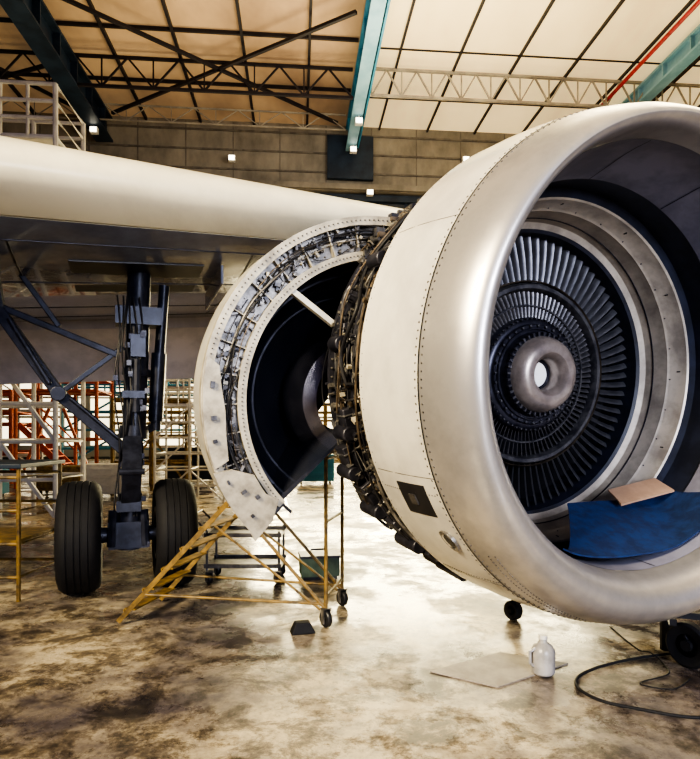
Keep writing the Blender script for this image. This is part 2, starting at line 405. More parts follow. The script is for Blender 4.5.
b.lathe([(1.42,.325),(1.35,.315),(1.30,.29),(1.27,.26),(1.255,.22),(1.26,.18),(1.29,.15),(1.35,.135),(1.5,.13),(1.75,.13)],96)
eo(b,'spinner_ring','nose',label='rounded tan metal nose ring with open bore')
b=MB(); b.lathe([(1.44,.131),(1.44,.105)],48); eo(b,'bore_collar','hub')
b=MB(); b.lathe([(1.45,.106),(1.45,.001)],48); eo(b,'bore_glow','boreglow',label='pale glowing disc standing in for the bright hangar seen through the bore')  # glowing disc in place of light showing through the open bore

# fan case behind the cowl
b=MB()
b.lathe([(1.05,1.74),(1.07,1.62),(1.3,1.56),(1.6,1.55),(1.62,1.63),(1.66,1.63),(1.68,1.55),(2.0,1.54),(2.02,1.66),(2.08,1.66),(2.1,1.4),(2.3,1.25),(2.5,1.0)],128)
eo(b,'fan_case','darksteel',label='dark exposed fan casing')
b=MB()
for i in range(140):
    X=Ry(-i*360/140)@T(1.645,2.02,0); b.lathe([(0,.009),(-.02,.009),(-.022,.001)],6,X=X)
    X=Ry(-i*360/140)@T(1.615,1.62,0); b.lathe([(0,.008),(-.02,.008),(-.022,.001)],6,X=X)
eo(b,'flange_bolt','steel',kind='stuff')
tubes=['bronze','steel','midsteel','black','steel','black','midsteel','steel','darksteel']
for i in range(90):
    s=random.uniform(1.12,2.04); R=random.uniform(1.60,1.71); a0=random.uniform(80,235); a1=a0+random.uniform(12,70)
    a1=min(a1,290); ws=random.uniform(.02,.12); ph=random.random()*6; fr=random.uniform(3,16)
    n=44; path=[]
    for k in range(n+1):
        a=rad(a0+(a1-a0)*k/n); ss=s+ws*math.sin(fr*a+ph); rr=R+.015*math.sin(5*a+ph)+.07*max(0,math.sin(rad(max(0,min(180,(math.degrees(a)-195)*2.2)))))
        if k in(0,n): rr=1.56
        path.append((rr*math.cos(a),ss,rr*math.sin(a)))
    eo(MB().tube(path,random.choice([.005,.006,.008,.011,.015]),8),'hose' if i%2 else 'fuel_pipe',random.choice(tubes))
b=MB()
for i in range(560):
    a=random.uniform(85,285); s=random.uniform(1.10,2.06); X=Ry(-a)@T(random.uniform(1.57,1.68)+(.07 if 205<a<275 else 0),s,0)@Rx(random.uniform(-40,40))
    b.box((0,0,0),(random.uniform(.015,.06),random.uniform(.012,.07),random.uniform(.008,.04)),X=X,mi=random.choice([0,0,1,1,4,2,3]))
for i in range(160):
    a=random.uniform(85,285); s=random.uniform(1.10,2.06); X=Ry(-a)@T(1.59+(.07 if 205<a<275 else 0),s,0)@Rz(-90)
    r=random.uniform(.008,.025); b.lathe([(0,r),(.06,r),(.07,r*.6),(.10,r*.6),(.10,.001)],10,X=X,mi=random.choice([0,0,1,1,2,4]))
eo(b,'casing_fitting',['steel','midsteel','bronze','creamp','darksteel'],kind='stuff',label='dense brackets, connectors and fittings')
for (a,s,L,w) in [(196,1.75,.28,.15),(207,1.85,.32,.18),(219,1.8,.36,.2),(230,1.6,.4,.22),(243,1.5,.5,.24),(246,1.85,.45,.24),(262,1.75,.45,.24),(172,1.8,.24,.12),(150,1.5,.22,.13)]:
    X=Ry(-a)@T(1.64+(.04 if a>200 else 0),s,0)
    b=MB(); b.box((0,0,0),(w*.8,w,L),X=X); b.lathe([(-w*.8,.001),(-w*.8,.06),(w*.8,.06),(w*.8,.001)],16,X=X@T(w*.4,0,L*.2)); b.box((.0,0,L*.3),(w*.9,w*1.1,.02),X=X,mi=1); b.box((.0,0,-L*.3),(w*.9,w*1.1,.02),X=X,mi=1)
    eo(b,'accessory_unit',['darksteel','midsteel'],bevel=.015)
b=MB(); b.lathe([(2.4,.95),(2.6,.78),(3.2,.70),(3.8,.72),(4.0,.74)],64); eo(b,'core_casing','steel')
b=MB(); b.lathe([(3.6,.86),(4.0,.88),(4.5,.80),(4.9,.68),(4.9,.66),(4.5,.74),(4.0,.80)],64); eo(b,'exhaust_nozzle','exhaust')
b=MB(); b.lathe([(4.2,.42),(4.8,.36),(5.4,.16),(5.6,.001)],48); eo(b,'exhaust_cone','exhaust')

# thrust reverser half, swung open
CF=EF@T(-1.13,0,-.27)@Ry(38)
KS=.87
def co(b,name,mats,**k):
    b.v=[Vector((v.x*KS,v.y,v.z*KS)) for v in b.v]
    return b.obj(name,mats,ENG,F=CF,**k)
A0,A1=108,262
b=MB(); b.lathe([(2.14,1.80),(2.5,1.81),(2.9,1.74),(3.1,1.66),(3.1,1.63),(2.9,1.71),(2.5,1.78),(2.14,1.77)],80,A0,A1,loop=True)
co(b,'reverser_outer_skin','cowl')
b=MB(); b.lathe([(2.12,1.42),(2.3,1.40),(2.6,1.30),(2.95,1.08),(3.25,.78),(3.4,.45),(3.45,.02),(3.47,.02),(3.43,.45),(3.28,.80),(2.98,1.11),(2.62,1.33),(2.32,1.43),(2.12,1.45)],80,A0-4,A1+6,loop=True)
co(b,'reverser_inner_duct','duct',label='glossy dark composite inner duct')
b=MB()
for s,r in ((2.5,1.33),(2.85,1.14)): b.lathe([(s,r+.01),(s,r-.015),(s+.02,r-.025),(s+.02,r+.01)],70,A0+2,A1-2,loop=True)
co(b,'duct_stiffener','darksteel')
b=MB(); b.lathe([(2.62,.50),(2.66,.64),(2.85,.74),(3.1,.72),(3.35,.5),(3.4,.44),(2.9,.46)],48,90,285,loop=True)
co(b,'core_fairing','exhaust',label='rounded silver metal inner fairing')
b=MB()
b.lathe([(2.06,1.725),(2.06,1.81),(2.16,1.81),(2.16,1.725)],90,A0,A1,loop=True)
b.lathe([(2.06,1.40),(2.06,1.48),(2.15,1.48),(2.15,1.40)],90,A0,A1,loop=True)
b.lathe([(2.14,1.44),(2.14,1.75),(2.17,1.75),(2.17,1.44)],90,A0,A1,loop=True,mi=1)
b.lathe([(2.10,1.60),(2.10,1.615),(2.15,1.615),(2.15,1.60)],90,A0,A1,loop=True,mi=0)
for i in range(16):
    a=A0+2+i*10; b.box((0,0,0),(.27,.06,.012),X=Ry(-a)@T(1.60,2.11,0),mi=0)
co(b,'reverser_front_frame',['creamp','steel'],label='worn cream primed front frame ring')
b=MB()
for i in range(98):
    a=A0+1+i*1.55
    for r in (1.77,1.44): b.lathe([(0,.008),(-.008,.007),(-.01,.001)],6,X=Ry(-a)@T(r,2.06,0),mi=0)
for i in range(260):
    a=random.uniform(A0+2,A1-4); X=Ry(-a+random.uniform(-2,2))@T(random.uniform(1.49,1.72),random.uniform(2.08,2.14),0)@Matrix.Rotation(random.uniform(-.8,.8),4,'Y')
    b.box((0,0,0),(random.uniform(.012,.07),random.uniform(.02,.05),random.uniform(.008,.035)),X=X,mi=random.choice([0,1,1,2,3,3,0]))
co(b,'frame_fitting',['rivet','steel','creamp','midsteel'],kind='stuff')
for i in range(38):
    a0=random.uniform(A0,240); a1=min(A1-3,a0+random.uniform(12,60)); R=random.uniform(1.51,1.70); path=[]
    ph=random.random()*6; fr=random.uniform(4,14); am=random.choice([.01,.02,.04])
    for k in range(41):
        a=rad(a0+(a1-a0)*k/40); r=R+am*math.sin(fr*a+ph); path.append((r*math.cos(a),2.08+.02*math.sin(7*a+ph),r*math.sin(a)))
    co(MB().tube(path,random.choice([.004,.006,.009]),8),'hydraulic_line',random.choice(['black','steel','bronze','black','midsteel','black']))
def pol(r,a): return (r*math.cos(rad(a)),r*math.sin(rad(a)))
def plate(outline,y0,y1,name,mats,extra=(),**k):
    b=MB(); n=len(outline)
    b.add([(x,y0,z) for x,z in outline]+[(x,y1,z) for x,z in outline],[tuple(range(n)),tuple(range(2*n-1,n-1,-1))]+[(i,n+i,n+(i+1)%n,(i+1)%n) for i in range(n)])
    for (a,r,w,h) in extra: b.box((0,0,0),(w,.02,h),X=Ry(-a)@T(r,y0-.01,0),mi=1)
    return co(b,name,mats,smooth=0,**k)
plate([pol(1.83,a) for a in range(240,262,4)]+[pol(1.86,263.5),pol(1.62,263),pol(1.44,259)]+[pol(1.50,a) for a in range(254,244,-4)]+[pol(1.66,241)],2.01,2.05,'lower_beam_panel',['creamp','midsteel'],[(244,1.74,.02,.04),(249,1.66,.05,.03),(253,1.58,.04,.04),(257,1.72,.03,.03)],label='cream lower beam panel')
plate([pol(1.80,a) for a in range(206,240,3)]+[pol(1.66,238),pol(1.62,230),pol(1.60,222),pol(1.64,214),pol(1.68,208)],2.03,2.06,'frame_panel',['creamp','midsteel'],[(214,1.72,.04,.06),(224,1.71,.05,.04),(231,1.73,.04,.03)])
b=MB(); b.lathe([(2.12,1.42),(2.12,.52),(3.3,.4),(3.4,.45),(3.25,.78),(2.95,1.08),(2.6,1.30)],1,A1-2,A1,loop=True); co(b,'bifurcation_wall','duct',smooth=0)
b=MB(); b.lathe([(2.10,1.42),(2.10,1.80),(3.0,1.70),(3.0,1.1)],1,A1,A1+1.5,loop=True); co(b,'lower_beam','midsteel',smooth=0)
def W2E(F,p): return EF.inverted()@(F@Vector(p))
p0=W2E(CF,(1.42*KS*math.cos(rad(172)),2.10,1.42*KS*math.sin(rad(172)))); p1=Vector((-1.42,2.12,.25))
eo(MB().beam(p0,p1,.065,.045),'hold_open_strut','white',smooth=0,label='white hold-open strut')
# pylon
b=MB()
vs=[];prof=[(1.9,1.4,1.6,.10),(2.6,1.25,1.68,.22),(3.6,.9,1.85,.26),(4.8,.95,2.0,.26),(6.5,1.5,1.9,.12)]
for (s,z0,z1,w) in prof: vs+=[(-w,s,z0),(w,s,z0),(w,s,z1),(-w,s,z1)]
fs=[(0,3,2,1),(16,17,18,19)]
for i in range(4):
    for j in range(4): fs.append((i*4+j,i*4+(j+1)%4,(i+1)*4+(j+1)%4,(i+1)*4+j))
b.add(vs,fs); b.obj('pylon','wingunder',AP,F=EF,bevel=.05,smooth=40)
for i in range(26):
    path=[(-.15-.05*i+.03*math.sin(k+i),1.85+k*.1,1.70+.04*math.sin(k*1.3+i)-.36*(.15+.05*i)**2) for k in range(12)]
    eo(MB().tube(path,random.choice([.008,.012,.018]),8),'pylon_hose',random.choice(tubes))
b=MB()
for i in range(150):
    x=-random.uniform(.1,1.4); b.box((x,random.uniform(1.85,2.8),1.72-.36*x*x+random.uniform(-.1,.02)),(random.uniform(.02,.08),random.uniform(.02,.08),random.uniform(.02,.07)),mi=i%4)
eo(b,'upper_fitting',['steel','midsteel','bronze','darksteel'],kind='stuff')

# ---- wing
bdir=Vector((-math.sin(rad(21.2)),math.cos(rad(21.2)),0))
def LE(t): return Vector((0.93-.87*t,7-.5*t,4.20-.050*t))
def chord(t): return 5.5+.35*t
def naca(x,Tk): return 5*Tk*(.2969*math.sqrt(x)-.126*x-.3516*x*x+.2843*x**3-.1036*x**4)
def wsec(t,u,side):
    c=chord(t); Tk=.15+.004*t
    z=naca(u,Tk)*c*(1.0 if side>0 else -.80)
    p=LE(t)+bdir*(u*c); p.z+= z - u*c*.02
    return p
ts=[-9,-6,-3,-1,0,1,2,3,4,5,6,7,8]
def strip(b,ups,los,mi_u=0,mi_l=0):
    seq=[(u,1) for u in reversed(ups)]+[(u,-1) for u in (los[1:] if ups[0]==los[0] else los)]
    vs=[]
    for t in ts:
        for (u,sd) in seq: vs.append(wsec(t,u,sd))
    k=len(seq); fs=[];ms=[]
    for i in range(len(ts)-1):
        for j in range(k-1):
            fs.append((i*k+j,i*k+j+1,(i+1)*k+j+1,(i+1)*k+j)); ms.append(mi_u if seq[j+1][1]>0 or seq[j][1]>0 else mi_l)
        fs.append((i*k+k-1,i*k,(i+1)*k,(i+1)*k+k-1)); ms.append(mi_l)
    o=len(b.v); b.v+=vs; b.f+=[tuple(o+q for q in f) for f in fs]; b.m+=ms
    b.f.append(tuple(o+q for q in range(k))); b.m.append(mi_l)
    b.f.append(tuple(o+(len(ts)-1)*k+q for q in range(k))[::-1]); b.m.append(mi_l)
b=MB(); strip(b,[0,.004,.012,.025,.045,.07,.10,.13],[0,.004,.012,.025,.045,.06]); b.obj('slat','wingtop',AP,smooth=40,label='cream leading edge slat')
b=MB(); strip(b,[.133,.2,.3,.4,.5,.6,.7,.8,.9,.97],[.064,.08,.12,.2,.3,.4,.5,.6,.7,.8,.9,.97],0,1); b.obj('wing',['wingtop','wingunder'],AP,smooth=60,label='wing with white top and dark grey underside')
b=MB()
for u in (.12,.3,.55,.75):
    for i in range(len(ts)-1):
        p=wsec(ts[i],u,-1);q=wsec(ts[i+1],u,-1); b.beam(p-Vector((0,0,.001)),q-Vector((0,0,.001)),.022,.008)
for t in (.8,2.0,4.4,5.6):
    for u0,u1 in ((.12,.2),(.2,.3),(.3,.4),(.4,.55),(.55,.75)):
        b.beam(wsec(t,u0,-1),wsec(t,u1,-1),.02,.010)
b.obj('wing_panel_seam','darksteel',AP,smooth=0,kind='stuff')
b=MB(); vs=[]
for t in (.8,7.5):
    p=LE(t)+bdir*(chord(t)*.90); p.z-=.20
    for (d,z) in ((0,0),(.25,.03),(.55,-.10),(1.0,-.72),(1.12,-1.05),(1.05,-1.05),(.8,-.75),(.35,-.36),(.05,-.18)):
        q=p+bdir*d; vs.append((q.x,q.y,q.z+z))
fs=[(i,(i+1)%9,9+(i+1)%9,9+i) for i in range(9)]+[tuple(range(8,-1,-1)),tuple(range(9,18))]
b.add(vs,fs); b.obj('flap','flap',AP,smooth=35,label='grey lowered trailing edge flap')
def onwing(t,u,dz=0):
    p=wsec(t,u,-1); p.z+=dz; return p
b=MB()
q=[onwing(2.5,.18,-.01),onwing(3.9,.18,-.01),onwing(3.9,.36,-.01),onwing(2.5,.36,-.01)]
b.add(q+[p+Vector((0,0,.02)) for p in q],[(0,1,2,3),(7,6,5,4),(0,4,5,1),(1,5,6,2),(2,6,7,3),(3,7,4,0)])
b.obj('bay_shade_plate','black',AP,smooth=0,label='flat black plate standing in for the shade of an open wheel bay')  # no opening here: black plate paints in the shade of the bay
b=MB(); p=onwing(2.4,.17,-.02); q2=onwing(2.4,.38,-.02); b.beam(p+Vector((.1,0,-.10)),q2+Vector((.1,0,-.10)),.03,.22)
b.obj('gear_door','wingunder',AP,smooth=0,bevel=.01)

# ---- main landing gear
GF=T(-2.53,6.85,0)@Rz(21.2)
GEAR=empty('landing_gear',GF,AP,label='main landing gear with two black tyres')
def go(b,name,mats,**k): return b.obj(name,mats,GEAR,F=GF,**k)
for sx in (-.50,.50):
    X=T(sx,0,.615)@Rz(-90)
    b=MB(); b.lathe([(-.15,.36),(-.20,.42),(-.222,.50),(-.205,.56),(-.15,.605),(-.115,.612),(-.11,.604),(-.10,.604),(-.095,.615),(-.04,.618),(-.035,.609),(-.025,.609),(-.02,.618),(.02,.618),(.025,.609),(.035,.609),(.04,.618),(.095,.615),(.10,.604),(.11,.604),(.115,.612),(.15,.605),(.205,.56),(.222,.50),(.20,.42),(.15,.36)],64,X=X)
    go(b,'tire','rubber',label='black grooved aircraft tyre')
    b=MB(); b.lathe([(-.16,.001),(-.16,.12),(-.06,.15),(-.06,.30),(-.16,.36),(-.17,.37),(.17,.37),(.16,.36),(.06,.30),(.06,.15),(.16,.12),(.16,.001)],32,X=X)
    go(b,'wheel_rim','darksteel')
    b=MB(); b.lathe([(-.2,.25),(-.2,.30),(.02,.30),(.02,.25)],32,X=T(sx*.62,0,.615)@Rz(-90 if sx<0 else 90),loop=True); go(b,'brake_unit','darksteel')
go(MB().tube([(-.5,0,.615),(0,0,.615),(.5,0,.615)],.085,16),'axle','gear')
b=MB(); b.tube([(.12,.05,3.62),(.10,.04,2.9),(.06,.02,1.75)],.13,20); b.tube([(.065,.02,1.85),(.06,.02,1.7)],.16,20); b.box((.11,.04,3.1),(.5,.3,.2)); b.tube([(.08,-.12,2.0),(.09,-.12,2.6)],.05,10)
b.tube([(.09,.03,2.5),(.085,.03,2.42)],.155,20); b.box((.10,-.1,2.75),(.16,.12,.25)); b.box((.05,-.1,2.2),(.24,.14,.08))
go(b,'main_strut','gear',label='thick dark oleo strut')
go(MB().tube([(.06,.02,1.75),(0.02,0,1.0)],.095,20),'piston','gear')
b=MB(); b.tube([(.02,0,1.08),(0,0,.45)],.13,18); b.box((0,-.05,.95),(.26,.3,.12)); b.box((0,-.02,.62),(.42,.24,.3)); b.tube([(-.16,-.1,.9),(-.18,-.12,.5)],.05,8); b.tube([(.16,-.1,.9),(.18,-.12,.5)],.05,8); go(b,'axle_fork','gear')
b=MB(); b.beam((.04,-.12,1.72),(.03,-.42,1.35),.2,.05); b.beam((.03,-.42,1.35),(.02,-.14,.95),.2,.05); b.tube([(-.1,-.42,1.35),(.16,-.42,1.35)],.035,8); go(b,'torque_link','gear')
b=MB(); b.beam((-1.35,.1,3.15),(-.72,.06,2.2),.13,.13); b.beam((-.72,.06,2.2),(-.02,0,1.55),.13,.13); b.tube([(-.72,-.06,2.2),(-.72,.16,2.2)],.085,10); b.beam((-1.35,.1,3.15),(-.1,.05,2.65),.07,.07); b.beam((-.72,.06,2.2),(-.05,.05,2.75),.06,.06)
b.beam((-1.4,.1,3.55),(-1.33,.1,3.1),.16,.16); b.tube([(-1.2,.0,3.0),(-.8,-.04,2.3)],.03,8); b.tube([(-.6,-.04,2.15),(-.1,-.06,1.7)],.025,8); b.beam((-1.1,.1,3.5),(-.72,.1,2.95),.06,.06)
go(b,'side_brace','gear',smooth=0,bevel=.01)
b=MB(); b.tube([(.40,.1,3.5),(.34,.1,2.6),(.30,.1,1.8)],.06,12); b.tube([(.34,.1,2.7),(.30,.1,1.9)],.085,12); b.beam((.30,.1,1.85),(.1,.05,1.75),.08,.08); go(b,'retraction_actuator','gear')
for i in range(7):
    ph=i; path=[(.0+.03*math.sin(k*.6+ph)+(.04*(i-3)),-.13-.02*math.cos(k+ph),3.3-k*.13) for k in range(20)]
    go(MB().tube(path,.010,6),'brake_hose','black')
b=MB()
for i in range(30):
    b.box((random.uniform(-.14,.2),random.uniform(-.16,-.08),random.uniform(.5,2.9)),(.05,.05,.06),mi=i%2)
go(b,'gear_clamp',['darksteel','midsteel'],kind='stuff')

# ------------------------------------------------------------ things inside the inlet
def liner_z(x,s):
    dz=.08 if s<.4 else (.078-.078*(s-.4)/.42 if s<.82 else 0)
    return -math.sqrt(max(.01,1.405**2-x*x))+dz
def cloth(b,x0,x1,s0,s1,zf,nx=34,ns=10,th=.012,cut=0):
    vs=[]
    for q in (0,1):
        for i in range(nx+1):
            for j in range(ns+1):
                x=x0+(x1-x0)*i/nx; s=s0+(s1-s0)*j/ns
                x+=cut*((j/ns)**.8)*(1-i/nx)
                vs.append((x,s,zf(x,s)+q*th))
    n=len(vs)//2; k=ns+1; fs=[]
    for i in range(nx):
        for j in range(ns):
            f=(i*k+j,(i+1)*k+j,(i+1)*k+j+1,i*k+j+1); fs.append(f[::-1]); fs.append(tuple(n+t for t in f))
    for i in range(nx):
        for e in (0,ns): fs.append((i*k+e,(i+1)*k+e,n+(i+1)*k+e,n+i*k+e))
    for j in range(ns):
        for e in (0,nx*k): fs.append((e+j,e+j+1,n+e+j+1,n+e+j))
    b.add(vs,fs)
def zmat(x,s):
    a=liner_z(x,s)+.014; c=-1.25+.36*(s-.42); k=.06
    h=max(0,min(1,.5+.5*(a-c)/k)); z=c+(a-c)*h+k*h*(1-h)   # smooth maximum
    return z+.004*math.sin(9*x+5*s)*math.cos(11*s+3*x)
b=MB(); cloth(b,-.60,1.02,.36,1.02,zmat,cut=.62)
b.obj('protective_mat','mat',F=EF,label='dark blue quilted protective mat lying inside the engine inlet',cat='mat')
b=MB(); cloth(b,.42,1.00,.86,1.06,lambda x,s:-1.035+.16*(x-.42)+.36*(s-.86),10,4,.015,cut=.06)
b.obj('cardboard_sheet','card',F=EF,label='tan cardboard sheet laid behind the blue mat',cat='cardboard')

# ------------------------------------------------------------ rolling ladder
def caster(name_parent,loc,r=.075,F=I4,mt='black'):
    X=T(*loc)@Rz(35)@Rz(-90)
    b=MB(); b.lathe([(-.022,r*.4),(-.025,r*.9),(-.015,r),(.015,r),(.025,r*.9),(.022,r*.4)],24,X=X@T(0,0,r)); b.obj('caster_wheel',mt,name_parent,F=F)
    b=MB(); b.box((0,.035,r*1.3),(.05,.008,r*1.7),X=X); b.box((0,-.035,r*1.3),(.05,.008,r*1.7),X=X); b.box((0,0,r*2.15),(.07,.08,.012),X=X); b.tube([(0,-.04,r),(0,.04,r)],.01,8,X=X)
    b.obj('caster_fork','steel',name_parent,F=F,smooth=0)
A=Vector((-2.14,5.54,.03)); D=Vector((-1.98,6.28,.03)); B=Vector((-.22,5.48,.16)); C=Vector((-.08,6.15,.16))
LAD=empty('rolling_ladder',T(-1.1,5.85,0),label='worn yellow rolling step ladder standing under the opened engine cowl',cat='ladder')
TA=Vector((-1.10,5.55,1.16)); TD=Vector((-.96,6.22,1.16))
def lo(b,name,mats,**k): return b.obj(name,mats,LAD,**k)
lo(MB().beam(A,TA,.025,.045),'stringer','yellow',smooth=0)
lo(MB().beam(D,TD,.025,.045),'stringer','yellow',smooth=0)
for i in range(6):
    t=(i+.6)/6; p=A.lerp(TA,t); q=D.lerp(TD,t); b=MB(); b.beam(p,q,.11,.015); b.beam(p+Vector((-.055,0,-.010)),q+Vector((-.055,0,-.010)),.010,.022); lo(b,'step','yellow',smooth=0)
for P,Q in ((TA,B),(TD,C)):
    lo(MB().tube([P,Q],.016,10),'rear_leg','yellow'); lo(MB().tube([P+Vector((-.15,0,-.25)),Q+Vector((-.05,0,.0))],.012,10),'tie_rail','yellow')
for P in (B,C): lo(MB().tube([P,P+Vector((0,0,1.4))],.018,10),'guard_post','yellow')
for z in (.12,.8,1.38): lo(MB().tube([B+Vector((0,0,z)),C+Vector((0,0,z))],.014,8),'cross_rail','yellow')
lo(MB().tube([A+Vector((.25,0,.25)),B+Vector((0,0,.05))],.013,8),'tie_rail','yellow'); lo(MB().tube([D+Vector((.25,0,.25)),C+Vector((0,0,.05))],.013,8),'tie_rail','yellow')
caster(LAD,(B.x,B.y,0),.08); caster(LAD,(C.x,C.y,0),.08)

b=MB(); b.add([(-.11,-.06,0),(.11,-.06,0),(.11,.06,0),(-.11,.06,0),(-.07,-.05,.1),(.06,-.05,.1),(.06,.05,.1),(-.07,.05,.1)],[(3,2,1,0),(4,5,6,7),(0,1,5,4),(1,2,6,5),(2,3,7,6),(3,0,4,7)])
b.obj('wheel_chock','rubber',F=T(-.42,5.33,0)@Rz(15),smooth=0,bevel=.01,label='small black rubber chock on the floor by the ladder',cat='chock')

SF=T(-4.0,6.75,0)
ST=empty('work_stand',SF,label='worn yellow tubular work stand beside the landing gear',cat='work stand')
for x in (-.75,.52):
    for y in (-.45,.45): MB().tube([(x,y,0),(x,y,1.4)],.022,10).obj('post','yellow',ST,F=SF)
for z in (.25,.6,.95,1.3):
    b=MB(); b.tube([(-.75,-.45,z),(.52,-.45,z),(.52,.45,z),(-.75,.45,z),(-.75,-.45,z)],.018,8)
    b.obj('rail','yellow',ST,F=SF)
b=MB(); b.box((-.115,0,1.42),(1.36,1.0,.05)); b.obj('deck','navy',ST,F=SF,smooth=0,bevel=.01)
b=MB(); b.box((-.115,0,.62),(1.2,.85,.03)); b.obj('shelf','yellow',ST,F=SF,smooth=0)

TF=T(-1.25,7.25,0)
TR=empty('tool_trolley',TF,label='grey tubular tool trolley on casters behind the ladder',cat='trolley')
for x in (-.42,.42):
    for y in (-.25,.25): MB().tube([(x,y,.16),(x,y,.62)],.014,8).obj('post','midsteel',TR,F=TF)
MB().tube([(-.42,-.25,.62),(-.6,-.25,.8),(-.6,.25,.8),(-.42,.25,.62)],.012,8).obj('handle','midsteel',TR,F=TF)
for z in (.2,.56):
    MB().box((0,0,z),(.9,.54,.02)).box((0,-.27,z+.02),(.9,.012,.04)).box((0,.27,z+.02),(.9,.012,.04)).obj('tray','midsteel',TR,F=TF,smooth=0)
for x in (-.4,.4):
    for y in (-.22,.22): caster(TR,(x,y,0),.065,F=TF)
b=MB(); b.box((0,0,.15),(.46,.32,.22)); b.box((0,0,.275),(.48,.34,.03),mi=1); b.tube([(-.1,0,.29),(-.1,0,.34),(.1,0,.34),(.1,0,.29)],.012,8,mi=1); b.box((0,0,.02),(.4,.28,.04),mi=1)
b.obj('toolbox',['green','darksteel'],F=T(-.38,7.35,0)@Rz(10),smooth=0,bevel=.01,label='green grey metal toolbox on the floor by the trolley',cat='toolbox')

# ------------------------------------------------------------ under-engine dolly
DF=T(2.45,4.75,0)
DO=empty('engine_dolly',DF,label='black low steel dolly with rubber wheels under the engine',cat='dolly')
b=MB(); b.beam((-.95,.55,.30),(.9,-.1,.30),.06,.05); b.beam((.1,.15,.30),(.3,.75,.30),.06,.06); b.beam((.9,-.1,.3),(1.0,.6,.3),.06,.06); b.tube([(.12,.12,.3),(.12,.12,.02)],.05,10); b.beam((0.0,-.2,.34),(.2,.3,.34),.05,.05)
b.obj('frame','black',DO,F=DF,smooth=0)
for (x,y,r) in ((.12,-.2,.17),(.95,-.15,.17),(-.9,.95,.09),(1.0,.7,.17)):
    X=T(x,y,r)@Rz(-60)
    b=MB(); b.lathe([(-.03,r*.5),(-.045,r*.88),(-.03,r),(.03,r),(.045,r*.88),(.03,r*.5),(.02,r*.45),(.02,.001)],32,X=X); b.lathe([(-.05,.001),(-.05,r*.25),(.05,r*.25),(.05,.001)],16,X=X); b.obj('dolly_wheel','rubber',DO,F=DF)
    MB().tube([(x,y,r),(x*.9,y*.8+.03,.32)],.022,8).obj('wheel_fork','darksteel',DO,F=DF)
MB().tube([(-.9,.95,.18),(-.88,.75,.3),(-.9,.5,.30)],.02,8).obj('fork_arm','darksteel',DO,F=DF)

def spline(pts,n=10):
    P=[Vector(p) for p in pts]; out=[]
    for i in range(len(P)-1):
        a=P[max(i-1,0)];b_=P[i];c=P[i+1];d=P[min(i+2,len(P)-1)]
        for k in range(n):
            t=k/n; out.append(.5*((2*b_)+(c-a)*t+(2*a-5*b_+4*c-d)*t*t+(3*b_-a-3*c+d)*t**3))
    out.append(P[-1]); return out
def G(px,py,z=0.012):
    y=FPX*CAMH/(py-HOR); return ((px-350)/FPX*y,y,z)
b=MB(); b.tube(spline([G(740,650),G(672,655),G(620,663),G(583,675),G(577,688),G(600,702),(G(640,711)),G(690,719),G(740,718)]),.011,8)
b.obj('air_hose','rubber',label='black rubber hose looped on the concrete floor',cat='hose')
b=MB(); b.tube(spline([G(610,627,.006),G(625,640,.006),G(640,651,.006),G(650,656,.03),G(663,664,.006),G(668,675,.006),G(640,684,.006),G(672,690,.006),G(690,680,.006)]),.005,8)
b.obj('power_cable','rubber',label='thin black cable curled on the concrete floor',cat='cable')
c=[Vector(G(430,672,.0)),Vector(G(500,653,.0)),Vector(G(568,664,.0)),Vector(G(498,688,.0))]
b=MB(); b.add(c+[p+Vector((0,0,.008)) for p in c],[(0,1,2,3),(7,6,5,4),(0,4,5,1),(1,5,6,2),(2,6,7,3),(3,7,4,0)])
b.obj('floor_sheet','paper',smooth=0,label='grey worn square sheet lying flat on the floor',cat='sheet')
gx,gy,_=G(543,674)
b=MB(); b.lathe([(0.008,.001),(.008,.075),(.02,.085),(.17,.088),(.21,.07),(.235,.035),(.245,.028),(.275,.028),(.28,.001)],28,X=Rx(90))
b.tube([(.06,0,.2),(.115,0,.18),(.115,0,.1),(.085,0,.07)],.012,8); b.lathe([(.262,.032),(.29,.032),(.292,.001)],20,X=Rx(90),mi=1)
b.obj('plastic_jug',['plastic','white'],F=T(gx,gy,0)@Rz(200),label='translucent grey plastic jug standing on the floor',cat='jug')

